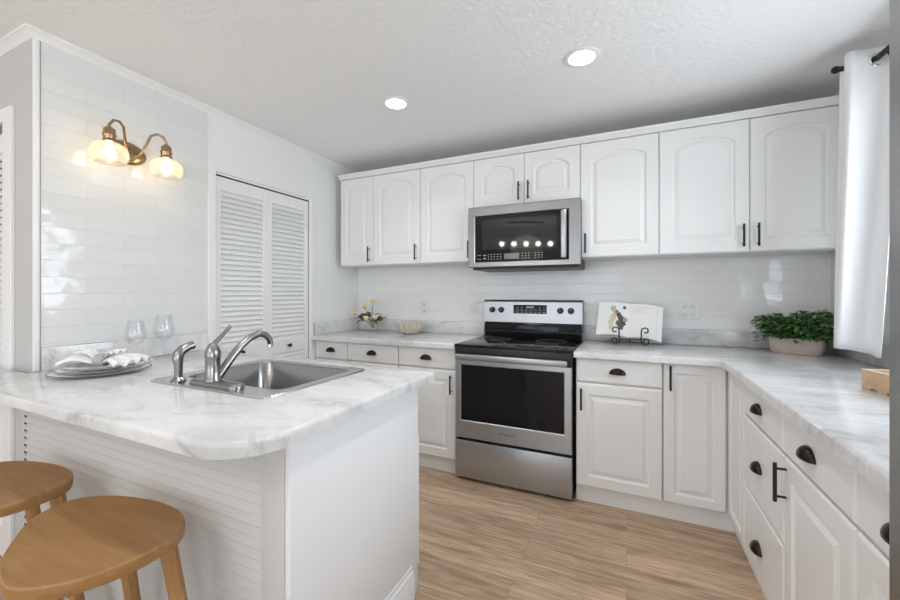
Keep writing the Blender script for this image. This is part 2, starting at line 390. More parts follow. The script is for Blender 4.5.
# rear wall with the patio door opening
mb = MB(); mb.box(-4.6, -3.5, -4.1, -4.0, 0, CEIL); mb.box(0, XR, -4.1, -4.0, 0, CEIL); mb.box(-3.5, 0, -4.1, -4.0, 2.1, CEIL)
struct(mb.build('wall_rear', M['wall']))
mb = MB()
W1 = (1.0, 2.25, 1.12, 2.12); W2 = (-3.0, -1.0, .55, 2.15)
mb.box(XR, XR+.1, W1[1], YB, 0, CEIL); mb.box(XR, XR+.1, W1[0], W1[1], 0, W1[2]); mb.box(XR, XR+.1, W1[0], W1[1], W1[3], CEIL)
mb.box(XR, XR+.1, W2[1], W1[0], 0, CEIL); mb.box(XR, XR+.1, W2[0], W2[1], 0, W2[2]); mb.box(XR, XR+.1, W2[0], W2[1], W2[3], CEIL); mb.box(XR, XR+.1, -4.0, W2[0], 0, CEIL)
struct(mb.build('wall_right', M['wall']))
def window(n, W):
    mb = MB(); y0, y1, z0, z1 = W; X = XR+.03
    for a in ((y0, y0+.045, z0, z1), (y1-.045, y1, z0, z1), (y0+.045, y1-.045, z0, z0+.045), (y0+.045, y1-.045, z1-.045, z1), (y0+.045, y1-.045, (z0+z1)/2-.02, (z0+z1)/2+.02)):
        mb.box(X, X+.05, *a)
    f = struct(mb.build('window_%d' % n, M['trim'], smooth=False))
    MB().box(X+.02, X+.026, y0+.03, y1-.03, z0+.03, z1-.03).build('glass_pane', M['pane'], f)
window(1, W1); window(2, W2)
mb = MB()
for a in ((-3.5, -3.43, 0, 2.1), (-.07, 0, 0, 2.1), (-1.80, -1.70, .06, 2.04), (-3.43, -.07, 0, .06), (-3.43, -.07, 2.04, 2.1)): mb.box(a[0], a[1], -4.07, -4.02, a[2], a[3])
pd = struct(mb.build('door_3', M['trim'], smooth=False))
MB().box(-3.45, -.05, -4.05, -4.044, .04, 2.06).build('glass_pane', M['pane'], pd)

# crown moulding: swept profile
def crown(name, path):
    """path: list of (x,y) with the room on the right-hand side"""
    prof = [(0, -.036), (.006, -.035), (.009, -.028), (.020, -.020), (.029, -.010), (.035, -.007), (.036, 0), (0, 0)]
    mb = MB(); loops = []
    P = [Vector(p) for p in path]
    for i, p in enumerate(P):
        d1 = (P[i]-P[i-1]).normalized() if i else (P[1]-P[0]).normalized()
        d2 = (P[i+1]-P[i]).normalized() if i < len(P)-1 else d1
        n1 = Vector((d1.y, -d1.x)); n2 = Vector((d2.y, -d2.x)); m = n1+n2; m = m/m.dot(n1)
        loops.append([(p.x+m.x*a, p.y+m.y*a, CEIL+b-.0005) for a, b in prof])
    mb.loops(loops); return struct(mb.build(name, M['trim'], angle=50))
crown('trim_1', [(-4.6, YW), (XL, YW), (XL, YB)][::1] if False else [(XL, YB), (XL, YW), (-4.6, YW)][::-1])
# corner post of the tiled wall, and closet casings
mb = MB(); mb.box(XL-.002, XL+.012, YW-.002, YW+.018, CT+.001, CEIL-.037, .003)
struct(mb.build('trim_2', M['trim']))
mb = MB(); x1 = XL+.018
mb.box(XL-.001, x1, 1.547, 1.596, 0, DZ+.095, .004); mb.box(XL-.001, x1, DY1+.006, DY1+.040, 0, DZ+.095, .004); mb.box(XL-.001, x1, 1.596, DY1+.006, DZ+.012, DZ+.095, .004)
mb.box(XL-.11, XL+.004, 1.596, DY0, 0, DZ+.012); mb.box(XL-.11, XL+.004, DY1, DY1+.006, 0, DZ+.012); mb.box(XL-.11, XL+.004, DY0, DY1, DZ, DZ+.012)
struct(mb.build('trim_3', M['trim'], smooth=False))

def louver_door(parent, w, h, knob=None, mid=.86):
    """local: x 0..w along, front -y, z 0..h"""
    mb = MB(); st = .038; t = .028; rail = .085
    mb.box(0, st, 0, t, 0, h, .002); mb.box(w-st, w, 0, t, 0, h, .002)
    for z0, z1 in ((0, .14), (mid-.05, mid+.045), (h-rail, h)): mb.box(st, w-st, .001, t-.001, z0, z1)
    for z0, z1 in ((.14, mid-.05), (mid+.045, h-rail)):
        n = int(round((z1-z0)/.0335)); p = (z1-z0)/n
        for k in range(n):
            zc = z0+(k+.5)*p
            m = Matrix.Translation((w/2, t/2, zc)) @ Matrix.Rotation(math.radians(60), 4, 'X')
            mb.box(-(w/2-st), w/2-st, -.0195, .0195, -.003, .003, mtx=m)
    o = mb.build('door_leaf', M['trim'], parent, smooth=False)
    if knob:
        k = MB().lathe([(0, 0), (.007, 0), (.006, .012), (.014, .018), (.0155, .024), (.011, .029), (0, .030)], seg=16, mtx=Matrix.Translation((knob, 0, mid)) @ Matrix.Rotation(PI/2, 4, 'X'))
        k.build('knob', M['bronze'], o)
    return o
d1 = struct(bpy.data.objects.new('door_1', None)); C.objects.link(d1)
wl = (DY1-DY0-.003)/2
for i in range(2):
    lf = louver_door(d1, wl, DZ-.018, knob=(wl*.46, wl*.48)[i], mid=.850)
    lf.matrix_local = frame_mtx((XL-.003, DY0+.001+i*(wl+.001), .010), '+X')
MB().box(XL-.036, XL-.02, DY0+.002, DY1-.002, DZ-.012, DZ-.002).build('track', M['dark'], d1)
d2 = struct(bpy.data.objects.new('door_2', None)); C.objects.link(d2)
for i in range(2):
    lf = louver_door(d2, .40, 2.0, knob=.18); lf.matrix_local = Matrix.Translation((-3.430+i*.404, YW+.004, .012))
mb = MB()
mb.box(-2.62, -2.535, YW-.016, YW, 0, 2.11, .003); mb.box(-3.555, -3.50, YW-.016, YW, 0, 2.11, .003); mb.box(-3.5, -2.62, YW-.016, YW, 2.05, 2.11, .003)
struct(mb.build('trim_4', M['trim'], smooth=False))

# ------------------------------------------------------------------ cabinet helpers
def panel_loop(w, h, i, A, n=14):
    P = [(i, i), (w-i, i), (w-i, h-i-(A if A else 0))]
    x0, x1 = w-i, i
    for k in range(1, n):
        t = k/n; x = x0+(x1-x0)*t
        z = h-i-A+A*math.sin(PI*t)**.75 if A else h-i
        P.append((x, z))
    P.append((i, h-i-(A if A else 0)))
    return P
def door_mesh(w, h, A=0, stile=.058, t=.019, raised=True, chamfer=.006):
    mb = MB(); out = lambda i, y, a=0: [(x, y, z) for x, z in panel_loop(w, h, i, a)]
    L = [out(0, t), out(0, chamfer*.6), out(chamfer*.5, .0012), out(chamfer, 0)]
    if raised:
        a = A
        L += [out(stile, 0, a), out(stile+.005, .0085, a), out(stile+.013, .0100, a), out(stile+.034, .0022, a), out(stile+.036, .0008, a)]
    mb.loops(L); return mb
def add_front(parent, name, mtx, w, h, A=0, stile=.058, raised=True, chamfer=.006):
    o = door_mesh(w, h, A, stile, raised=raised, chamfer=chamfer).build(name, M['cab'], parent, angle=11)
    o.matrix_local = mtx; return o
def bar_pull(parent, x, z, L=.128, vertical=True):
    mb = MB(); y = -.030
    if vertical:
        mb.tube([(x, y, z-L/2), (x, y, z+L/2)], .0058, 10)
        for dz in (-L*.36, L*.36): mb.tube([(x, y, z+dz), (x, .001, z+dz)], .0042, 8)
    return mb.build('handle', M['black_metal'], parent)
def cup_pull(parent, x, z, a=.044, b=.034, c=.026):
    mb = MB()
    def f(u, v):
        th = -PI/2+PI*u; ph = PI/2*v
        return (x+a*math.sin(th), -c*math.cos(th)*math.sin(ph)-.001, z-.012+b*math.cos(th)*math.cos(ph)**.9)
    mb.grid(f, 18, 8)
    o = mb.build('handle', M['bronze'], parent, weld=True, angle=80)
    s = o.modifiers.new('thick', 'SOLIDIFY'); s.thickness = .0022; s.offset = 0
    return o
MOVE = Matrix.Translation

# ------------------------------------------------------------------ upper cabinets
def upper(label, x0, x1, z0, z1, doors, group='white upper cabinets along the back wall'):
    t = thing('upper_cabinet', label, 'cabinet', (x0, YU, z0), group=group)
    w = x1-x0
    MB().box(.001, w-.001, .0195, YB-YU-.008, 0, z1-z0).build('cabinet_box', M['cab_in'], t, smooth=False)
    for dx0, dx1, side in doors:
        dw = dx1-dx0-.004
        d = add_front(t, 'door', MOVE((dx0-x0+.002, 0, .004)), dw, z1-z0-.008, A=.045 if dw > .36 else .035, stile=.066 if dw > .34 else .055)
        hx = .032 if side == 'L' else dw-.032
        bar_pull(d, hx, .088, .128)
    return t
UZ0, UZ1 = 1.492, 2.247
upper('narrow white upper cabinet at the far left end of the row', -2.286, -1.94, UZ0, UZ1, [(-2.286, -1.94, 'R')])
upper('second white upper cabinet from the left end of the row', -1.94, -1.49, UZ0, UZ1, [(-1.94, -1.49, 'R')])
upper('white upper cabinet touching the left side of the microwave', -1.49, -1.036, UZ0, UZ1, [(-1.49, -1.036, 'R')])
upper('short white two-door upper cabinet above the microwave', -1.036, -.281, 1.885, UZ1, [(-1.036, -.657, 'R'), (-.657, -.281, 'L')])
upper('white single-door upper cabinet touching the right side of the microwave', -.281, .18, UZ0, UZ1, [(-.281, .18, 'L')])
upper('wide white two-door upper cabinet beside the window curtain', .18, 1.045, UZ0, UZ1, [(.18, .633, 'R'), (.633, 1.045, 'L')])
mb = MB(); prof = [(-.002, 0), (-.006, .010), (-.022, .024), (-.024, .038), (.02, .038), (.02, 0)]
mb.loops([[(x, YU+a, UZ1+.0005+b) for a, b in prof] for x in (-2.295, 1.05)])
tag(mb.build('cabinet_crown', M['cab'], angle=30), 'long white crown strip running along the tops of the upper cabinets', 'molding')

# ------------------------------------------------------------------ base cabinets
TOP = .875
def base(label, o, face, w, depth, fronts, toe=True, group='white base cabinets', name='base_cabinet', toe_d=.04):
    """fronts: (kind, x0, x1, z0, z1, handle)"""
    t = thing(name, label, 'cabinet', group=group); t.matrix_world = frame_mtx(o, face)
    MB().box(.001, w-.001, .0195, depth, .104, TOP).build('cabinet_box', M['cab_in'], t, smooth=False)
    MB().box(0, w, toe_d, .055+.02, 0, .1035).build('toe_kick', M['cab'], t, smooth=False)
    for kind, x0, x1, z0, z1, hd in fronts:
        if kind == 'drawer':
            d = add_front(t, 'drawer', MOVE((x0, 0, z0)), x1-x0, z1-z0, raised=False, chamfer=.010)
            if hd: cup_pull(d, (x1-x0)/2+(hd[0] if isinstance(hd, tuple) else 0), (z1-z0)/2+(hd[1] if isinstance(hd, tuple) else 0))
        else:
            d = add_front(t, 'door', MOVE((x0, 0, z0)), x1-x0, z1-z0, stile=.064 if x1-x0 > .2 else .05, chamfer=.010)
            if hd: bar_pull(d, hd[0], hd[1])
    return t
dep = YB-YD-.005
def dd(w, side, cup=True):
    h = (w-.036) if side == 'R' else .030
    return [('drawer', .003, w-.003, .731, .872, True), ('door', .003, w-.003, .108, .722, (h, .722-.108-.092))]
base('narrow white base cabinet at the left end of the back wall', (-2.33, YD, 0), '-Y', .329, dep, dd(.329, 'R'))
base('white base cabinet second from the left corner of the back wall', (-2.001, YD, 0), '-Y', .470, dep, dd(.470, 'R'))
base('white base cabinet touching the left side of the oven', (-1.531, YD, 0), '-Y', .466, dep, dd(.466, 'R'))
base('white base cabinet touching the right side of the oven', (-.279, YD, 0), '-Y', .461, dep, dd(.461, 'L'))
# blind corner: one tall door on the back run, one slim door on the side run
t = thing('corner_cabinet', 'white corner base cabinet with two full-height doors at the inside corner', 'cabinet', group='white base cabinets')
MB().box(.183, XR-.004, YD+.0195, YB-.005, .104, TOP).build('cabinet_box', M['cab_in'], t, smooth=False)
MB().box(XD+.0195, XR-.004, 2.128, YD+.019, .104, TOP).build('cabinet_box', M['cab_in'], t, smooth=False)
mb = MB(); mb.box(.1821, .59, YD+.04, YD+.06, 0, .1035); mb.box(XD+.04, XD+.06, 2.128, YD+.04, 0, .1035); mb.build('toe_kick', M['cab'], t, smooth=False)
d = add_front(t, 'door', MOVE((.186, YD, .108)), .288, .764, stile=.05, chamfer=.010); bar_pull(d, .030, .764-.075, .136)
d = add_front(t, 'door', frame_mtx((XD, YD-.004, .108), '-X'), .296, .764, stile=.045, chamfer=.010)
# right run (front faces -X; local x runs from back to front of the room)
dx = XR-XD-.005
t = base('white three-drawer base cabinet next to the inside corner', (XD, 2.124, 0), '-X', .477, dx,
     [('drawer', .003, .474, .722, .872, (-.025, -.003)), ('drawer', .003, .474, .412, .713, (-.025, 0)), ('drawer', .003, .474, .108, .403, (-.025, -.012))])
w2 = 1.645-1.199
base('white drawer-over-door base cabinet in the middle of the right counter', (XD, 1.645, 0), '-X', w2, dx,
     [('drawer', .003, w2-.003, .722, .872, (-.018, -.003)), ('door', .003, w2-.003, .108, .713, (.024, .522))])
w3 = 1.197-.915
base('white drawer-over-door base cabinet against the refrigerator', (XD, 1.197, 0), '-X', w3, dx,
     [('drawer', .003, w3-.003, .722, .872, (.034, -.003)), ('door', .003, w3-.003, .108, .713, (w3-.036, .50))])
MB_ = MB().box(-2.352, -2.333, YD+.001, YB-.01, 0, TOP)
tag(MB_.build('filler_panel', M['cab'], smooth=False), 'thin white filler panel between the left wall and the base cabinets', 'panel')

# ------------------------------------------------------------------ countertops
Z0 = CT-.038
def upstand(parent, *a): return MB().box(*a, bev=.003).build('backsplash_strip', M['marble'], parent)
t = thing('countertop', 'short marble countertop left of the oven on the back wall', 'countertop')
slab_mesh([(XL+.003, YC), (-1.064, YC), (-1.064, YB-.002), (XL+.003, YB-.002)], Z0, CT, .012).build('slab', M['marble'], t, angle=60)
upstand(t, XL+.022, -1.064, YB-.022, YB-.008, CT, 1.017); upstand(t, XL+.003, XL+.021, YC+.045, YB-.008, CT, 1.017)
t = thing('countertop', 'marble corner countertop running right of the oven to the refrigerator', 'countertop')
slab_mesh([(-.287, YC), (XC-.018, YC), (XC, YC-.018), (XC, .912), (XR-.003, .912), (XR-.003, YB-.002), (-.287, YB-.002)], Z0, CT, .012).build('slab', M['marble'], t, angle=60)
upstand(t, -.287, XR-.022, YB-.022, YB-.008, CT, 1.017); upstand(t, XR-.021, XR-.003, .912, YB-.008, CT, 1.017)
# peninsula top with its sink cut-out, wrapping in front of the dining wall
XP, YP0, YP1 = -.766, .568, 1.533
def arc(cx, cy, r, a0, a1, n=8): return [(cx+r*math.cos(a0+(a1-a0)*k/n), cy+r*math.sin(a0+(a1-a0)*k/n)) for k in range(n+1)]
P = [(-3.2, YP0)] + arc(XP-.15, YP0+.15, .15, -PI/2, 0, 10) + arc(XP-.02, YP1-.02, .02, 0, PI/2, 4) + [(XL+.003, YP1), (XL+.003, YW-.014), (-3.2, YW-.014)]
SX0, SX1, SY0, SY1 = -1.700, -1.057, .880, 1.425
t = thing('countertop', 'marble peninsula top with rounded corner holding the sink', 'countertop')
slab_mesh(P, Z0, CT, .013, hole=rrect(SX0+.02, SX1-.02, SY0+.02, SY1-.02, .04)).build('slab', M['marble'], t, angle=60)
upstand(t, XL+.003, XL+.021, YW+.024, 1.500, CT, 1.017)

# ------------------------------------------------------------------ peninsula body
t = thing('peninsula_cabinet', 'white peninsula base with lap siding front and smooth end panel', 'cabinet')
PX, PY0, PY1 = -.80, .745, 1.425
MB().box(PX-.018, PX, PY0, PY1, 0, Z0-.001, .0015).build('end_panel', M['panel'], t)
mb = MB(); z = 0; pitch = .0307
prof = [(0, 0)]
pts = []
nrow = int(Z0/pitch)
for k in range(nrow):
    zz = k*pitch
    pts += [(-.0085, zz), (-.0098, zz+.0015), (-.0098, zz+.004), (-.0075, zz+.0075), (0, zz+pitch-.0006)]
pts += [(0, Z0-.002)]
loop = pts+[(.012, Z0-.002), (.012, 0)]
mb.loops([[(x, PY0+.009+a, b) for a, b in loop] for x in (-2.335, -.905)])
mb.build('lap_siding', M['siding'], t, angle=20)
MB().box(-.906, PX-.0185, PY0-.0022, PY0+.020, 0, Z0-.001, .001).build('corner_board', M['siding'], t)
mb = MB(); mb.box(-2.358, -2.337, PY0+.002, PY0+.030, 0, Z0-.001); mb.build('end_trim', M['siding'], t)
for k in range(1, nrow): MB().box(-2.3365, -2.332, PY0-.0012, PY0+.005, k*pitch-.006, k*pitch+.003).build('siding_gap_shade', M['dark'], t, smooth=False)  # dark boxes stand in for shade inside the hollow siding ends
mb = MB(); mb.loops([[(PX+a, y, b) for a, b in [(0.0005, 0), (.014, 0), (.014, .095), (.010, .105), (.010, .120), (.005, .128), (.004, .142), (.0005, .145)]] for y in (PY0, 1.372)])
mb.build('base_board', M['panel'], t, angle=25)
mb = MB(); mb.box(-2.35, PX-.0185, 1.405, PY1, .105, Z0-.001); mb.build('face_frame', M['cab'], t, smooth=False)
MB().box(-2.35, PX-.0185, 1.34, 1.36, 0, .104).build('toe_kick', M['cab'], t, smooth=False)
for i in range(3):
    w = .48; x1 = PX-.004-i*.485
    d = add_front(t, 'door', frame_mtx((x1, PY1+.0195, .11), '+Y'), w, .545, stile=.052); bar_pull(d, .036, .45)
    d = add_front(t, 'drawer', frame_mtx((x1, PY1+.0195, .67), '+Y'), w, .145, raised=False) if False else None
mb = MB()

# ------------------------------------------------------------------ sink and faucet
t = thing('kitchen_sink', 'stainless steel drop-in sink set in the peninsula top', 'sink')
n = 6
O = rrect(SX0, SX1, SY0, SY1, .03, n); BX0, BX1, BY0, BY1 = SX0+.05, SX1-.05, SY0+.105, SY1-.038
def at(P, z): return [(x, y, z) for x, y in P]
B = lambda i, r: rrect(BX0+i, BX1-i, BY0+i, BY1-i, r, n)
mb = MB(); ring = offset_poly(O, .006)
mb.loops([at(O, CT+.0006), at(offset_poly(O, .002), CT+.004), at(ring, CT+.006), at(offset_poly(O, .013), CT+.005), at(B(-.008, .058), CT+.0045), at(B(-.002, .052), CT+.003)], cap0=False, cap1=False)
mb.build('rim', M['steel_rim'], t, angle=50)
mb = MB(); mb.loops([at(B(-.002, .052), CT+.003), at(B(.003, .05), CT-.005), at(B(.012, .05), CT-.13), at(B(.020, .05), CT-.155), at(B(.05, .04), CT-.166), at(B(.12, .02), CT-.170)], cap0=False)
mb.build('basin', M['steel_sink'], t, angle=50)
MB().lathe([(0, .002), (.028, .002), (.034, .004), (.042, .004), (.044, 0)], ((BX0+BX1)/2, (BY0+BY1)/2, CT-.1695)).build('drain', M['chrome'], t)
fx, fy, fz = -1.396, .938, CT+.0052
t = thing('kitchen_faucet', 'brushed nickel single-lever faucet on the sink deck', 'faucet', (fx, fy, fz))
R = rrect(-.11, .15, -.028, .030, .026, 8)
mb = MB(); mb.loops([at(R, 0), at(R, .006), at(offset_poly(R, .004), .013), at(offset_poly(R, .012), .016)]); mb.build('deck_plate', M['nickel'], t, angle=50)
MB().lathe([(.0, .014), (.029, .014), (.029, .02), (.0255, .026), (.0255, .098), (.0265, .10), (.0265, .105), (0, .105)], seg=28).build('faucet_body', M['nickel'], t, angle=40)
MB().lathe([(.0265, .1055), (.0268, .112), (.026, .122), (.019, .140), (.013, .152), (0, .156)], seg=28).build('handle_cap', M['nickel'], t, angle=60)
mb = MB(); mb.tube([(0, 0, .142), (.001, .012, .158), (.004, .034, .180), (.007, .056, .203), (.008, .066, .213)], [.012, .0105, .0085, .0085, .0075], 12, flat=.8); mb.build('lever', M['nickel'], t)
mb = MB(); sp = [(.004, .012, .020), (.005, .028, .040), (.006, .044, .060), (.007, .075, .096), (.008, .110, .132), (.009, .150, .160), (.010, .190, .171), (.011, .220, .163), (.012, .240, .142), (.012, .244, .122)]
sp = [(x, y, z) for x, y, z in sp]
mb.tube(sp, [.017, .0165, .016, .0155, .015, .0145, .0140, .0135, .0125, .0120], 16); mb.build('spout', M['nickel'], t, angle=60)
MB().lathe([(0, 0), (.0125, 0), (.0125, .010), (0, .010)], (.012, .2445, .111), 16).build('aerator', M['chrome'], t)
t = thing('side_sprayer', 'brushed nickel side sprayer left of the faucet', 'sprayer', (-1.575, .922, fz))
MB().lathe([(0, 0), (.026, 0), (.026, .004), (.019, .012), (.015, .016), (0, .016)], seg=24).build('holder', M['nickel'], t, angle=40)
mb = MB(); mb.tube([(0, 0, .012), (0, 0, .06), (0, -.002, .085), (-.001, .002, .105), (0, .014, .118), (.002, .036, .128), (.004, .054, .133)], [.014, .015, .0195, .020, .019, .017, .016], 16); mb.build('spray_head', M['nickel'], t, angle=60)

# ------------------------------------------------------------------ range
RX0, RX1, RF = -1.060, -.291, 2.400
t = thing('electric_range', 'stainless steel freestanding electric oven range with black glass top', 'oven', (RX0, RF, 0))
W = RX1-RX0
mb = MB(); mb.box(.004, W-.004, .034, .60, .025, .900); mb.build('body', M['black'], t, smooth=False)
mb = MB(); mb.box(0, W-.001, -.012, .56, .901, .916, .004); mb.build('cooktop', M['cooktop'], t)
for cx, cy, r in ((.2, .15, .105), (.57, .15, .09), (.2, .40, .075), (.57, .40, .105)):
    mb = MB(); mb.lathe([(r-.002, .9162), (r, .9162), (r, .9164), (r-.002, .9164), (r-.002, .9162)], (cx, cy, 0), 48); mb.build('burner_ring', M['legend'], t)
MB().box(.002, W-.003, -.004, .034, .820, .900, .003).build('front_band', M['black'], t)
# oven door: steel frame with window opening
def hollow_frame(w, h, x0, x1, z0, z1, th, bev=.004):
    mb = MB()
    o = [(0, 0), (w, 0), (w, h), (0, h)]; i = [(x0, z0), (x1, z0), (x1, z1), (x0, z1)]
    ins = lambda P, d: [(P[0][0]+d, P[0][1]+d), (P[1][0]-d, P[1][1]+d), (P[2][0]-d, P[2][1]-d), (P[3][0]+d, P[3][1]-d)]
    L = [[(x, th, z) for x, z in i], [(x, th, z) for x, z in o], [(x, bev, z) for x, z in o], [(x, 0, z) for x, z in ins(o, bev)], [(x, 0, z) for x, z in ins(i, -.004)], [(x, .004, z) for x, z in i], [(x, th, z) for x, z in i]]
    mb.loops(L, False, False); return mb
d = hollow_frame(W-.010, .527, .040, W-.056, .118, .490, .03).build('oven_door', M['steel'], t, loc=(.003, 0, .287), weld=True, angle=20)
MB().box(.041, W-.057, .007, .012, .119, .489).build('oven_window', M['black_glass'], d)
mb = MB(); mb.box(.020, W-.028, -.046, -.028, .820, .856, .005)
mb.box(.040, .075, -.03, -.003, .829, .846); mb.box(W-.110, W-.075, -.03, -.003, .829, .846); mb.build('door_handle', M['steel'], t)
MB().box(.003, W-.007, 0, .03, .022, .271, .004).build('storage_drawer', M['steel'], t)
# back control panel
mb = MB(); mb.box(.030, W-.006, .525, .60, .917, 1.033, .003); mb.build('riser', M['black_glass'], t)
mb = MB(); mb.box(.034, W-.010, .520, .527, .962, .968); mb.build('riser_ledge', M['black'], t)
cp = MB(); P = [(.518, 1.034), (.530, 1.190), (.536, 1.199), (.600, 1.199), (.600, 1.034)]
cp.loops([[(x, a, b) for a, b in P] for x in (.026, W+.001)]); cp = cp.build('control_panel', M['steel'], t, angle=25)
MB().box(.024, W+.003, .532, .602, 1.1995, 1.205, .001).build('panel_cap', M['black_metal'], t)
tilt = Matrix.Rotation(-math.atan2(.012, .156), 4, 'X')
for kx in (.093, .165, .616, .691):
    m = MOVE((kx, .5245, 1.128)) @ tilt @ Matrix.Rotation(PI/2, 4, 'X')
    k = MB().lathe([(0, .0), (.023, 0), (.023, .006), (.0195, .008), (.018, .026), (.015, .029), (0, .029)], seg=24, mtx=m).build('knob', M['black'], cp, angle=40)
    MB().box(-.0015, .0015, .002, .017, .0285, .0295, mtx=m).build('pointer', M['legend'], k)
m = MOVE((.392, .5240, 1.135)) @ tilt
dp = MB().box(-.128, .125, -.003, .002, -.033, .033, mtx=m).build('display', M['black_glass'], cp)
mb = MB()
for i in range(7):
    for j in range(3):
        if i in (2, 3, 4) and j == 2: continue
        mb.box(-.105+i*.034, -.088+i*.034, -.0036, -.0031, -.024+j*.018, -.021+j*.018, mtx=m)
mb.box(-.03, .03, -.0036, -.0031, .010, .022, mtx=m)
mb.build('key_legends', M['legend'], dp)
def text(name, s, size, m, parent, mtx):
    c = bpy.data.curves.new(name, 'FONT'); c.body = s; c.size = size; c.align_x = 'CENTER'; c.extrude = .0003
    o = bpy.data.objects.new(name, c); me = bpy.data.meshes.new_from_object(o); bpy.data.objects.remove(o)
    me.materials.append(m); q = bpy.data.objects.new(name, me); C.objects.link(q); q.parent = parent; q.matrix_local = mtx; return q
text('logo_lettering', 'Whirlpool', .026, M['logo'], d, MOVE((.36, -.0005, .055)) @ Matrix.Rotation(PI/2, 4, 'X'))
for x in (.06, W-.07):
    for y in (.08, .54): MB().lathe([(0, 0), (.018, 0), (.018, .026), (0, .026)], (x, y, 0), 12).build('levelling_foot', M['black'], t)

# ------------------------------------------------------------------ microwave
MX0, MX1, MF, MZ0, MZ1 = -1.045, -.268, 2.600, 1.442, 1.873
t = thing('microwave_oven', 'stainless steel over-the-range microwave with black glass door', 'microwave', (MX0, MF, MZ0))
w, h = MX1-MX0, MZ1-MZ0
MB().box(.0105, w-.0145, .084, YB-MF-.009, .004, h-.004).box(.002, w-.001, .0305, .0842, .002, h-.002).build('body', M['black_metal'], t, smooth=False)
MB().box(.02, w-.0145, .05, YB-MF-.02, -.014, .003).build('bottom_vent', M['black'], t, smooth=False)
d = hollow_frame(w, h, .053, w-.075, .038, h-.066, .03).build('door', M['steel_mw'], t, weld=True, angle=20)
gx1 = w-.076
MB().box(.054, gx1, .003, .012, .039, h-.067).build('glass', M['black_glass'], d)
MB().box(.108, gx1-.075, .0022, .0032, .125, h-.095).build('window_screen', M['smoke_glass'], d)
MB().box(gx1-.042, gx1-.008, -.040, -.026, .045, h-.075, .005).build('handle', M['steel'], d)
for za, zb_ in ((.07, .095), (h-.125, h-.10)): MB().box(gx1-.036, gx1-.014, -.027, .004, za, zb_).build('handle_post', M['steel'], d)
MB().box(.270, .375, .0020, .0032, .052, .092).build('display', M['lcd'], d)
mb = MB()
for i in range(5):
    for j in range(3): mb.box(.150+i*.022, .160+i*.022, .0022, .0032, .054+j*.016, .058+j*.016)
for i in range(8):
    for j in range(3):
        if i % 4 == 3: continue
        mb.box(.395+i*.022, .403+i*.022, .0022, .0032, .054+j*.016, .059+j*.016)
mb.box(.072, .100, .0022, .0032, .084, .087); mb.box(.072, .100, .0022, .0032, .056, .059); mb.box(.118, .135, .0022, .0032, .080, .088); mb.box(.118, .135, .0022, .0032, .058, .066)
mb.build('button_legends', M['legend'], d, smooth=False)
mb = MB(); 
for i in range(26): mb.box(.06+i*.024, .075+i*.024, -.0005, .001, h-.022, h-.017)

# ------------------------------------------------------------------ refrigerator
FX = .400
t = thing('refrigerator', 'tall stainless steel refrigerator at the right edge of the room', 'refrigerator', (FX, -.02, 0))
MB().box(.055, XR-FX-.02, .003, .917, .02, 1.79).build('body', M['black_metal'], t, smooth=False)
for y0, y1, hy in ((.0, .458, .42), (.462, .920, .50)):
    d = MB().box(0, .052, y0, y1, .70, 1.80, .006).build('door', M['steel_v'], t)
    mb = MB(); mb.tube([(-.045, hy, .80), (-.045, hy, 1.65)], .011, 12); mb.tube([(-.045, hy, .84), (.001, hy, .84)], .008); mb.tube([(-.045, hy, 1.61), (.001, hy, 1.61)], .008); mb.build('handle', M['steel_v'], d)
d = MB().box(0, .052, 0, .920, .06, .695, .006).build('freezer_drawer', M['steel_v'], t)
mb = MB(); mb.tube([(-.045, .12, .62), (-.045, .80, .62)], .011, 12); mb.tube([(-.045, .16, .62), (.001, .16, .62)], .008); mb.tube([(-.045, .76, .62), (.001, .76, .62)], .008); mb.build('handle', M['steel_v'], d)
MB().box(.03, .12, .01, .91, 0, .058).build('base_grille', M['black'], t)

# ------------------------------------------------------------------ curtain and rod
t = thing('curtain_rod', 'black curtain rod near the ceiling at the right window', 'curtain rod')
rp = [(1.0, 1.02, 2.285), (1.0, 1.60, 2.285), (1.0, 2.20, 2.285), (.998, 2.31, 2.286), (.985, 2.37, 2.295), (.955, 2.42, 2.312), (.925, 2.455, 2.328)]
mb = MB(); mb.tube(rp, .0125, 12); mb.build('rod', M['black_metal'], t)
MB().sphere((.915, 2.466, 2.333), .017).build('finial', M['black_metal'], t)
MB().sphere((1.0, 1.005, 2.285), .018).build('finial', M['black_metal'], t)
for y in (1.10, 2.24): 
    mb = MB(); mb.tube([(1.0, y, 2.272), (1.0, y, 2.262), (1.06, y, 2.262), (XR+.001, y, 2.262)], .006, 8); mb.lathe([(0, 0), (.022, 0), (.022, .005), (0, .005)], seg=16, mtx=MOVE((XR-.005, y, 2.262)) @ Matrix.Rotation(PI/2, 4, 'Y')); mb.build('bracket', M['black_metal'], t)
t = thing('curtain', 'white linen curtain panel hanging from the black rod at the right', 'curtain')
ctrl = [Vector(p) for p in ((.928, 2.455), (.950, 2.415), (.928, 2.385), (.905, 2.345), (.915, 2.315), (.950, 2.322), (.985, 2.328), (1.020, 2.325), (1.040, 2.310), (1.035, 2.270), (1.045, 2.245))]
def crv(u):
    x = u*(len(ctrl)-1); i = min(int(x), len(ctrl)-2); f = x-i
    p0, p1, p2, p3 = ctrl[max(i-1, 0)], ctrl[i], ctrl[i+1], ctrl[min(i+2, len(ctrl)-1)]
    return .5*((2*p1)+(p2-p0)*f+(2*p0-5*p1+4*p2-p3)*f*f+(3*p1-p0-3*p2+p3)*f**3)
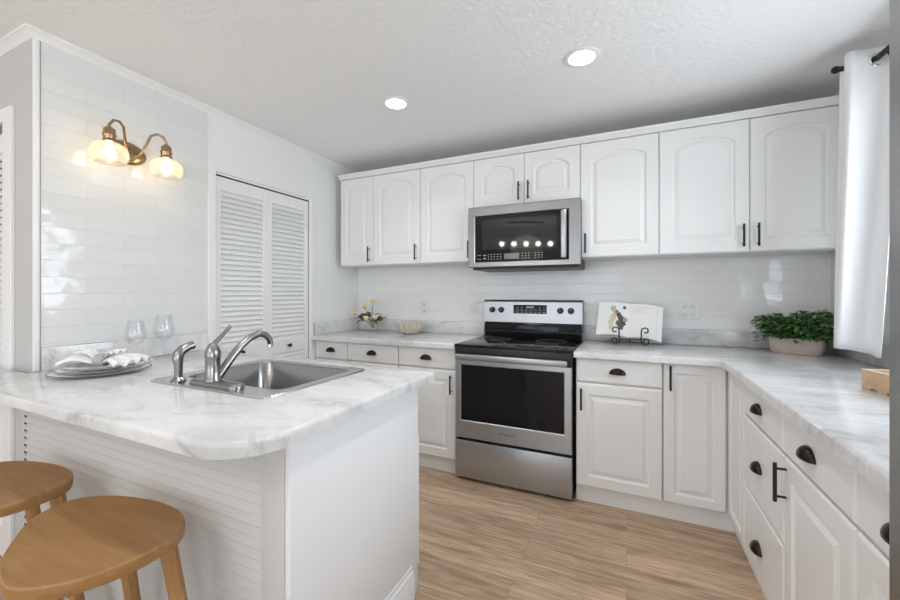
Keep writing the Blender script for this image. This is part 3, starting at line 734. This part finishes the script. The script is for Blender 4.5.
def cfn(u, v):
    p = crv(u); z = 2.338-v*(2.338-.995-.012*math.sin(u*5))
    q = p.copy()
    k = .012*v*math.sin(u*9+v*3)
    q = q+Vector((-.020*v-.045*v*u, .004*v))+Vector((k*.2, k))
    s = 1+.10*v*(u-.5)*0
    return (q.x, q.y, z)
o = MB().grid(cfn, 60, 30).build('cloth', M['curtain'], t, angle=80)
s = o.modifiers.new('thick', 'SOLIDIFY'); s.thickness = .003
gm = MOVE((1.003, 2.326, 2.285)) @ Matrix.Rotation(.22, 4, 'Z') @ Matrix.Rotation(PI/2, 4, 'X')
mb = MB(); rr = .026
ringp = [(rr+.006*math.cos(a), .005*math.sin(a)) for a in [2*PI*k/8 for k in range(9)]]
mb.lathe(ringp, seg=28, mtx=gm); mb.build('grommet', M['chrome'], t, angle=80)

# ------------------------------------------------------------------ wall outlets
def outlet(label, x, z, wd, gangs):
    t = thing('wall_outlet', label, 'outlet', (x, YB-.0072, z))
    MB().box(-wd/2, wd/2, -.006, 0, -.060, .060, .003).build('cover_plate', M['plastic_white'], t)
    for g in range(gangs):
        gx = (g-(gangs-1)/2)*.046
        for dz in (-.027, .027):
            s = MB(); R_ = rrect(gx-.0165, gx+.0165, dz-.014, dz+.014, .008, 4)
            s.loops([[(a, -.0085, b) for a, b in R_], [(a, -.004, b) for a, b in R_]]); so = s.build('socket', M['plastic_white'], t)
            q = MB(); q.box(gx-.0085, gx-.006, -.0092, -.0086, dz-.004, dz+.007); q.box(gx+.006, gx+.0085, -.0092, -.0086, dz-.004, dz+.007); q.box(gx-.002, gx+.002, -.0092, -.0086, dz-.011, dz-.006)
            q.build('slots', M['dark'], so, smooth=False)
outlet('white four-socket wall outlet right of the cookbook', .378, 1.142, .118, 2)
outlet('white wall outlet above the scalloped bowl left of the oven', -1.630, 1.131, .074, 1)

# ------------------------------------------------------------------ downlights
def downlight(label, x, y):
    t = thing('ceiling_light', label, 'ceiling light', (x, y, CEIL-.0005), group='recessed ceiling lights')
    MB().lathe([(.062, 0), (.082, 0), (.082, -.004), (.072, -.008), (.062, -.006), (.062, 0)], seg=40).build('trim_ring', M['trim'], t, angle=50)
    MB().lathe([(0, -.004), (.061, -.004), (.061, -.001), (0, -.001)], seg=40).build('diffuser', M['downlight'], t)
    l = area('downlight_beam', (0, 0, -.012), (0, 0, 0), .12, .12, 1.7, (.96, .98, 1), disk=True, spread=math.radians(125)); l.parent = t
downlight('recessed ceiling light on the left, nearer the sconce wall', -1.268, 1.988)
downlight('recessed ceiling light on the right, in front of the upper cabinets', -.198, 1.977)
downlight('recessed ceiling light above the peninsula, added out of view as fill', -1.268, .80)  # unseen fixture, added as fill light for the kitchen
downlight('recessed ceiling light over the walkway, added out of view as fill', -.198, .80)  # second unseen fixture, added to brighten the kitchen side

# ------------------------------------------------------------------ sconce
SY, SZ, SX = 1.113, 1.981, XL+.0075
t = thing('wall_sconce', 'brass two-light sconce with glowing glass shades on the tiled wall', 'wall lamp', (SX, SY, SZ))
m = MOVE((0, 0, 0)) @ Matrix.Rotation(PI/2, 4, 'Y')
MB().lathe([(0, 0), (.062, 0), (.062, .008), (.055, .016), (.040, .020), (0, .021)], seg=36, sx=.95, sy=1.55, mtx=m).build('back_plate', M['brass'], t, angle=40)
MB().lathe([(.0, .02), (.020, .02), (.024, .03), (.024, .055), (.018, .066), (0, .068)], seg=24, mtx=MOVE((0, 0, -.03)) @ m).build('hub', M['brass'], t, angle=40)
for sgn in (-1, 1):
    yy = .124*sgn
    mb = MB(); mb.tube([(.055, .012*sgn, -.03), (.075, .030*sgn, -.015), (.100, .045*sgn, .035), (.118, .060*sgn, .088), (.130, .082*sgn, .104), (.135, .108*sgn, .099), (.135, .124*sgn, .072), (.135, .124*sgn, .048)], .0062, 12)
    mb.build('arm', M['brass'], t, angle=60)
    c = (.135, yy, 0)
    MB().lathe([(0, .060), (.012, .060), (.014, .052), (.023, .050), (.024, .030), (.027, .026), (.027, .018), (.024, .014), (.024, 0), (.030, -.006), (.030, -.012), (0, -.012)], c, 24).build('socket_cup', M['brass'], t, angle=40)
    sh = MB().lathe([(.026, -.012), (.050, -.020), (.068, -.038), (.076, -.062), (.072, -.088), (.058, -.108), (.056, -.108), (.0695, -.088), (.0735, -.062), (.066, -.040), (.048, -.023), (.026, -.015)], c, 36).build('glass_shade', M['shade'], t, angle=80)
    MB().lathe([(0, -.012), (.011, -.013), (.013, -.030), (.022, -.052), (.024, -.066), (.018, -.082), (0, -.090)], c, 20).build('bulb', M['bulb'], t, angle=80)

# ------------------------------------------------------------------ dining chandelier (behind the camera, mirrored in the microwave door)
t = thing('dining_chandelier', 'five-bulb black linear chandelier over the dining side, mirrored in the microwave', 'chandelier', (-1.47, -.95, 0))
mb = MB(); mb.tube([(-.42, .16, 2.18), (.42, -.16, 2.18)], .008); mb.build('bar', M['black_metal'], t)
mb = MB(); mb.tube([(-.2, .076, 2.18), (-.2, .076, CEIL-.02)], .006); mb.tube([(.2, -.076, 2.18), (.2, -.076, CEIL-.02)], .006); mb.box(-.28, .28, -.03, .03, CEIL-.022, CEIL-.001, mtx=Matrix.Rotation(-.363, 4, 'Z')); mb.build('canopy', M['black_metal'], t)
for i in range(5):
    u = (-.36+.18*i); p = (u, -u*.381, 0)
    mb = MB(); mb.tube([(p[0], p[1], 2.18), (p[0], p[1], 2.10)], .005); mb.lathe([(0, 2.115), (.016, 2.115), (.018, 2.085), (0, 2.085)], p, 14); mb.build('stem_socket', M['black_metal'], t)
    MB().sphere((p[0], p[1], 2.052), .034, 14).build('bulb', M['bulb_d'], t)

l_ = bpy.data.lights.new('chandelier_glow', 'POINT'); l_.energy = 3; l_.color = (1, .95, .88); l_.shadow_soft_size = .25
lo = bpy.data.objects.new('chandelier_glow', l_); C.objects.link(lo); lo.location = (0, 0, 1.95); lo.parent = t
# ------------------------------------------------------------------ bar stools
SP = [(-1.304, .376), (-1.213, .352), (-1.164, .357), (-1.11, .388), (-1.072, .431), (-1.042, .508), (-1.043, .585), (-1.062, .634), (-1.113, .667), (-1.186, .683), (-1.295, .680), (-1.431, .645), (-1.512, .580), (-1.488, .491), (-1.390, .420)]
cx0, cy0 = -1.27, .53
SP = [Vector((x-cx0, y-cy0)) for x, y in SP]
def closed(P, n):
    out = []; N_ = len(P)
    for k in range(n):
        x = k/n*N_; i = int(x); f = x-i
        p0, p1, p2, p3 = P[i-1], P[i % N_], P[(i+1) % N_], P[(i+2) % N_]
        out.append(.5*((2*p1)+(p2-p0)*f+(2*p0-5*p1+4*p2-p3)*f*f+(3*p1-p0-3*p2+p3)*f**3))
    return out
SO = closed(SP, 64)
def stool_mesh():
    t = thing('bar_stool', 'oak bar stool with saddle seat standing nearest the camera', 'stool', (cx0, cy0, 0), group='oak bar stools at the peninsula')
    mb = MB(); zt = .640
    def lp(s, z, dish=0): return [(p.x*s, p.y*s, z-dish*(1-(s)**2)) for p in SO]
    L = [lp(.90, zt-.036), lp(.975, zt-.034), lp(.992, zt-.028), lp(1, zt-.006), lp(.996, zt-.001), lp(.985, zt+.0005)]
    L += [[(p.x*s, p.y*s, zt-.011*(1-s*s)) for p in SO] for s in (.96, .9, .8, .65, .5, .35, .2, .08)]
    mb.loops(L); mb.build('seat', M['stool'], t, angle=50)
    legs = [((.150, .095), (.240, .150)), ((-.085, .100), (-.130, .190)), ((-.155, -.030), (-.235, -.085)), ((.085, -.105), (.125, -.185))]
    for (ax, ay), (bx, by) in legs:
        ang = math.atan2(by, bx); mb = MB(); loops = []
        for z, wd in ((.606, .021), (.30, .019), (0, .015)):
            f = (.606-z)/.606; x, y = ax+(bx-ax)*f, ay+(by-ay)*f
            loops.append([(x+wd*(math.cos(ang+q)), y+wd*math.sin(ang+q), z) for q in [PI/8+PI/4*k for k in range(8)]])
        mb.loops(loops); mb.build('leg', M['stool_leg'], t, angle=40)
    f = .62
    q = [(ax+(bx-ax)*f, ay+(by-ay)*f, .606*(1-f)) for (ax, ay), (bx, by) in legs]
    for a, b in ((0, 1), (1, 2), (2, 3), (3, 0)):
        MB().tube([q[a], q[b]], .010, 8).build('stretcher', M['stool_leg'], t)
    return t
st = stool_mesh()
s2 = dup_tree(st); s2.location = (cx0-.597, cy0-.004, 0)
s2['label'] = 'oak bar stool farther from the camera, cut by the left edge of the photo'

# ------------------------------------------------------------------ plates, napkin, glasses
pc = (-2.075, .900)
zb = CT+.0006
def plate(label, r, z, tilt=0, grp='stacked plates on the peninsula'):
    t = thing('dinner_plate', label, 'plate', (pc[0], pc[1], z), group=grp)
    MB().lathe([(0, 0), (r*.58, 0), (r*.62, .002), (r*.98, .012), (r, .0135), (r*.985, .0155), (r*.64, .0065), (r*.58, .0042), (0, .004)], seg=56).build('dish', M['ceramic'], t, angle=50)
    MB().lathe([(r*1.0005, .0128), (r*1.002, .0142), (r*.987, .0162), (r*.965, .0152), (r*.987, .0154), (r*1.0, .0136)], seg=56).build('rim_band', M['plate_rim'], t, angle=50)
plate('large white charger plate at the bottom of the stack', .172, zb)
plate('white dinner plate in the middle of the plate stack', .150, zb+.0098)
plate('small white plate on top of the plate stack', .128, zb+.0196)
zn = zb+.0245
t = thing('folded_napkin', 'white linen napkin pulled through a ring on the plates', 'napkin', (pc[0], pc[1], zn), math.radians(24)); t.scale = (1.15, 1.1, 1.1)
def fan(sgn, L_, wmax, nf, lift, drop):
    def f(u, v):
        x = sgn*(.018+u*L_); a = (v-.5)*2
        wd = .018+wmax*u**.8
        y = a*wd; z = .012+lift*math.sin(u*PI*.8)+.011*(.3+u)*math.sin(v*nf*2*PI)*(1-.3*u)+.010*(1-a*a) - drop*u*u
        return (x-sgn*abs(a)**2*.02*u, y, max(z, .0125-.0*u if u < .75 else .004))
    mb = MB().grid(f, 16, 40); return mb
for sg, L_, wm in ((-1, .10, .065), (1, .125, .075)):
    o = fan(sg, L_, wm, 4, .022, .012).build('cloth_fan', M['linen'], t, angle=80)
    s = o.modifiers.new('thick', 'SOLIDIFY'); s.thickness = .003; s.offset = 1
for sg, L_ in ((-1, .055), (1, .06)):
    def f(u, v, sg=sg, L_=L_):
        a = (v-.5)*2; return (sg*(.014+u*L_), a*(.016+.030*u), .030+.030*math.sin(u*2.2)+.006*math.sin(v*18)*u+.006*(1-a*a))
    o = MB().grid(f, 10, 24).build('cloth_fold', M['linen'], t, angle=80); s = o.modifiers.new('thick', 'SOLIDIFY'); s.thickness = .003
mb = MB(); mb.lathe([(.021, -.016), (.024, -.016), (.025, 0), (.024, .016), (.021, .016), (.021, -.016)], seg=28, mtx=MOVE((0, 0, .0265)) @ Matrix.Rotation(PI/2, 4, 'Y')); mb.build('napkin_ring', M['ring'], t, angle=40)

def wine_glass(label, x, y, s=1.0):
    t = thing('wine_glass', label, 'wine glass', (x, y, zb), group='stemmed wine glasses on the peninsula')
    pr_ = [(0, 0), (.034, 0), (.034, .0015), (.012, .005), (.0045, .012), (.0038, .05), (.0042, .072), (.012, .080), (.030, .094), (.042, .115), (.0435, .135), (.039, .165), (.032, .205), (.0312, .205), (.0378, .165), (.0422, .135), (.0408, .116), (.029, .097), (.010, .084), (0, .082)]
    MB().lathe([(r*s, z*s) for r, z in pr_], seg=36).build('bowl_and_stem', M['glass'], t, angle=80)
wine_glass('stemmed wine glass standing just behind the napkin', -2.255, 1.115, 1.0)
wine_glass('stemmed wine glass standing nearer the sink sprayer', -2.262, 1.25, 1.10)

# ------------------------------------------------------------------ back counter, left: vase and bowl
rnd = random.Random(3)
zc = CT+.0006
vx, vy = -2.085, 2.885
t = thing('bud_vase', 'small clear glass bud vase on the counter corner left of the bowl', 'vase', (vx, vy, zc))
MB().lathe([(0, 0), (.022, 0), (.026, .006), (.026, .018), (.017, .034), (.0115, .048), (.013, .062), (.0165, .070), (.0155, .070), (.012, .062), (.0100, .048), (.0155, .033), (.0235, .018), (.022, .008), (0, .006)], seg=24).build('glass_body', M['glass'], t, angle=80)
t = thing('flower_sprig', 'yellow flowers with brown-green leaves standing in the bud vase', 'flowers', (vx, vy, zc))
fl = [((-.02, 0, .03), (-.01, 0, .14), (.008, -.005, .265), 'petal'), ((-.01, 0, .03), (-.04, 0, .16), (-.095, .0, .215), 'petal'), ((0, 0, .03), (-.10, -.02, .145), (-.205, -.02, .150), 'petal'),
      ((0, 0, .03), (-.02, -.02, .12), (-.055, -.03, .115), 'petal_pale'), ((0, 0, .03), (.02, -.02, .12), (.052, -.03, .125), 'petal_pale'), ((0, 0, .03), (.05, -.01, .14), (.105, -.02, .105), None)]
for a, b, c, k in fl:
    pts = []
    a = (a[0]*.3, a[1], a[2])
    for i in range(9):
        u = i/8; pts.append(tuple((1-u)**2*a[j]+2*u*(1-u)*b[j]+u*u*c[j] for j in range(3)))
    MB().tube(pts, .0022, 6).build('stem', M['stem'], t)
    if k:
        mb = MB()
        for q in range(7):
            an = 2*PI*q/7+rnd.random(); rr = .023
            d_ = Vector((math.cos(an)*.9, math.sin(an)*.6, .35+.4*rnd.random())).normalized()
            mb.sphere(Vector(c)+d_*rr*.8, .0150, 8, (1, 1, .8))
        mb.sphere(c, .017, 8)
        mb.build('flower_head', M[k], t)
mb = MB()
def leaf(bm_, p, d, up, L_, wd, curl=.15):
    d = Vector(d).normalized(); s_ = d.cross(Vector(up))
    s_ = s_.normalized() if s_.length > 1e-4 else d.orthogonal().normalized(); n_ = s_.cross(d); p = Vector(p)
    rows = [(0, .05), (.3, .8), (.6, 1), (.85, .6), (1, .02)]; prev = None
    for f, k in rows:
        c_ = p+d*L_*f+n_*(-curl*L_*f*f)
        r = [bm_.verts.new(c_-s_*wd*k*.5+n_*wd*.12*k), bm_.verts.new(c_), bm_.verts.new(c_+s_*wd*k*.5+n_*wd*.12*k)]
        if prev:
            bm_.faces.new((prev[0], prev[1], r[1], r[0])); bm_.faces.new((prev[1], prev[2], r[2], r[1]))
        prev = r
for i in range(70):
    an = rnd.uniform(0, 2*PI); x = rnd.uniform(-.13, .09)
    leaf(mb.bm, (x*.8, rnd.uniform(-.02, .01), .125+rnd.uniform(-.015, .03)-abs(x)*.1), (math.copysign(1, x+.001)*.9+rnd.uniform(-.4, .4), rnd.uniform(-.6, .4), rnd.uniform(-.35, .5)), (0, -.3, 1), rnd.uniform(.05, .085), rnd.uniform(.022, .034))
mb.build('leaves', M['leaf2'], t, angle=80)

t = thing('scalloped_bowl', 'cream ribbed bowl with scalloped rim on the counter left of the oven', 'bowl', (-1.662, 2.83, zc))
mb = MB(); NB = 144; loops = []
def bl(r, z, amp, zamp=0): return [((r+amp*math.cos(18*2*PI*k/NB))*1.0*math.cos(2*PI*k/NB), (r+amp*math.cos(18*2*PI*k/NB))*math.sin(2*PI*k/NB), z+zamp*math.cos(18*2*PI*k/NB)) for k in range(NB)]
loops = [bl(.050, 0, 0), bl(.062, .006, .001), bl(.092, .028, .003), bl(.120, .058, .006), bl(.134, .088, .007, .007), bl(.136, .092, .007, .007), bl(.131, .089, .007, .007), bl(.112, .058, .005), bl(.086, .032, .003), bl(.05, .012, .001)]
mb.loops(loops); mb.build('shell', M['bowl'], t, angle=60)

# ------------------------------------------------------------------ cookbook on its stand
bx, by = .005, 2.845
tl = math.radians(17)
t = thing('open_cookbook', 'open cookbook with a printed flower picture resting on the iron stand', 'book', (bx, by, CT+.047))
t.rotation_euler = (-tl, math.radians(4.5), 0)
BW, BH = .198, .228
def page(sg, top):
    def f(u, v):
        x = sg*u*BW; y = -.012-.020*math.sin(min(1, u*1.05)*PI*.62)**1.0+.012*u-top; z = v*BH+.012*math.sin(u*PI*.9)-.012*u
        return (x, y, z)
    return f
for sg, nm in ((-1, 'left_pages'), (1, 'right_pages')):
    mb = MB(); n_ = 14; front = page(sg, 0); loops = []
    for i in range(n_+1):
        u = i/n_; a = front(u, 0); b = front(u, 1)
        loops.append([a, b, (b[0], 0.001, b[2]), (a[0], 0.001, a[2])])
    mb.loops(loops); pg = mb.build('pages', M['paper'], t, angle=40)
    mb = MB()
    if sg > 0:
        for r_, (u0, u1) in enumerate([(.10, .78), (.12, .45), (.12, .40), (.12, .5)] + [(.12, .80)]*0):
            v = .90-.052*r_
            mb.grid(lambda a, b, u0=u0, u1=u1, v=v: tuple(Vector(page(1, .0006)(u0+(u1-u0)*a, v+.007*b))), 8, 1)
        mb.grid(lambda a, b: tuple(Vector(page(1, .0006)(.835+.006*a, .03+.90*b))), 1, 8)
        mb.build('text_lines', M['ink'], pg)
    else:
        spots = [(.48, .80, .060, (.52, .46, .30)), (.66, .62, .055, (.07, .07, .065)), (.74, .52, .07, (.10, .10, .085)), (.80, .40, .075, (.08, .08, .07)), (.68, .36, .06, (.14, .13, .11)), (.76, .26, .06, (.11, .11, .09)), (.88, .50, .05, (.36, .37, .34)), (.83, .86, .035, (.12, .10, .12)), (.50, .52, .065, (.70, .56, .36)), (.44, .38, .06, (.72, .60, .42)), (.55, .66, .05, (.66, .52, .33)), (.60, .70, .04, (.2, .2, .2)), (.46, .22, .05, (.66, .60, .48))]
        cols = {}
        for uu, vv, rr, cl in spots: cols.setdefault(cl, []).append((uu, vv, rr))
        for ci, (cl, ls) in enumerate(cols.items()):
            mb = MB()
            for uu, vv, rr in [(a_, b_, c_*1.5) for a_, b_, c_ in ls]:
                vs = []
                for k in range(14):
                    an = 2*PI*k/14; r2 = rr*(1+.25*math.cos(5*an+uu*40))
                    vs.append(mb.bm.verts.new(page(-1, .0006+ci*.00005)(min(.97, 1-uu*.0-.0+ (r2*math.cos(an)) - (1-(1-uu)) ) if False else min(.97, max(.03, (1-uu)*1.0+r2*math.cos(an))), vv+r2*math.sin(an))))
                mb.bm.faces.new(vs)
            mb.build('flower_print', mat('print_%d' % ci, cl, .8), pg)
MB().box(-BW-.004, BW+.004, .0015, .006, -.014, BH-.004, .001).build('cover', M['cover'], t)
t = thing('book_stand', 'black wrought iron scroll stand holding up the open cookbook', 'book stand', (bx+.015, by-.040, CT+.001))
def spiral(c, r0, turns, a0, sg=1, n_=22):
    P_ = []
    for k in range(n_+1):
        f = k/n_; a = a0+sg*2*PI*turns*f; r = r0*(1-.62*f); P_.append((c[0]+r*math.cos(a), c[1], c[2]+r*math.sin(a)))
    return P_
for sg in (-1, 1):
    x = .066*sg
    mb = MB()
    foot = spiral((x+.026*sg, -.012, .030), .026, 1.15, PI if sg > 0 else 0, 1 if sg > 0 else -1)
    mb.tube(foot, .0042, 8); mb.tube([(x, -.012, .030), (x, -.013, .055), (x, -.016, .085), (x, -.016, .098)], .0042, 8)
    hook = spiral((x+.024*sg, -.016, .098), .024, .9, PI if sg > 0 else 0, -1 if sg > 0 else 1)
    mb.tube(hook, .0042, 8)
    mb.tube([(x, -.012, .040), (x, .02, .040), (x, .058, .040)], .0042, 8)
    mb.tube([(x, .058, .040), (x, .085, .14), (x*.6, .107, .215)], .0042, 8)
    mb.build('scroll', M['iron'], t, angle=70)
mb = MB(); mb.tube([(-.066, -.012, .040), (.066, -.012, .040)], .0042, 8); mb.tube([(-.066, .058, .040), (.066, .058, .040)], .0042, 8); mb.tube([(-.04, .107, .215), (.04, .107, .215)], .0042, 8); mb.build('cross_bar', M['iron'], t)
mb = MB(); mb.tube([(0, .107, .215), (0, .125, .10), (0, .140, .004)], .0042, 8); mb.build('back_leg', M['iron'], t)

# ------------------------------------------------------------------ planter
px, py = .880, 2.83
t = thing('flower_planter', 'pale pink oval planter on the counter below the right upper cabinet', 'planter', (px, py, zc), math.radians(-22))
mb = MB(); ov = lambda s, z: [(s*.122*math.copysign(abs(math.cos(a))**.75, math.cos(a)), s*.066*math.copysign(abs(math.sin(a))**.75, math.sin(a)), z) for a in [2*PI*k/56 for k in range(56)]]
mb.loops([ov(.86, 0), ov(.90, .004), ov(.985, .05), ov(1.0, .083), ov(.995, .088), ov(.94, .088), ov(.93, .074)]); mb.build('pot', M['pot'], t, angle=40)
MB().loops if False else None
mb = MB(); mb.loops([ov(.92, .068), ov(.92, .075)]); mb.build('soil', M['soil'], t)
t = thing('green_plant', 'dense leafy green plant growing in the pink planter', 'plant', (px+.018, py-.004, zc), math.radians(-22))
mb = MB(); r2 = random.Random(11)
for i in range(1150):
    a = r2.uniform(0, 2*PI); q = math.sqrt(r2.random()); h_ = r2.random()
    ex = .140+.065*math.sin(h_*PI*.7)
    x = ex*q*math.cos(a); y = .085*q*math.sin(a); top = .232+.02*math.sin(x*26)+.012*math.sin(x*61+1)
    z = .080+(top-.080)*(h_**.75)*(1-.40*q**3)
    d_ = (math.cos(a)*.8+r2.uniform(-.7, .7), math.sin(a)*.8+r2.uniform(-.7, .7), r2.uniform(-.25, .7))
    leaf(mb.bm, (x, y, z), d_, (r2.uniform(-.3, .3), r2.uniform(-.3, .3), 1), r2.uniform(.026, .042), r2.uniform(.018, .028), .25)
for i in range(60):
    sg = r2.choice((-1, 1)); x = sg*r2.uniform(.14, .215); z = r2.uniform(.05, .19)
    leaf(mb.bm, (x, r2.uniform(-.05, .05), z), (sg, r2.uniform(-.6, .6), r2.uniform(-.7, .5)), (0, 0, 1), r2.uniform(.024, .036), r2.uniform(.013, .02), .2)
mb.build('leaves', M['leaf'], t, angle=80)
mb = MB()
for i in range(26):
    a = r2.uniform(0, 2*PI); x = .13*math.cos(a); y = .06*math.sin(a)
    mb.tube([(x*.7, y*.7, .088), (x, y, .12), (x*1.15, y*1.1, .155)], .0018, 5)
mb.build('stems', M['stem'], t)

# ------------------------------------------------------------------ wooden tray
t = thing('wooden_tray', 'shallow pale wooden box tray on the right counter by the refrigerator', 'tray', (.770, 1.884, zc), math.radians(-77.6))
# local: x along the visible long side (toward the camera-right), y toward the wall
mb = MB(); L_, D_, H_ = .34, .22, .069
for x0, x1, y0, y1 in ((0, L_, 0, .010), (0, L_, D_-.010, D_), (0, .010, .010, D_-.010), (L_-.010, L_, .010, D_-.010)):
    mb.box(x0, x1, y0, y1, .010, H_)
for k in range(5):
    mb.box(k*.066, k*.066+.036, 0, .010, 0, .010); mb.box(k*.066, k*.066+.036, D_-.010, D_, 0, .010)
mb.box(.01, L_-.01, .01, D_-.01, .011, .017)
o = mb.build('box', M['tray'], t, smooth=False)
mb = MB()
for x0, x1, y0, y1 in ((0, L_, 0, .010), (0, L_, D_-.010, D_), (0, .010, .010, D_-.010), (L_-.010, L_, .010, D_-.010)): mb.box(x0, x1, y0, y1, H_+.0002, H_+.002)
mb.build('rim', M['tray_edge'], t, smooth=False)
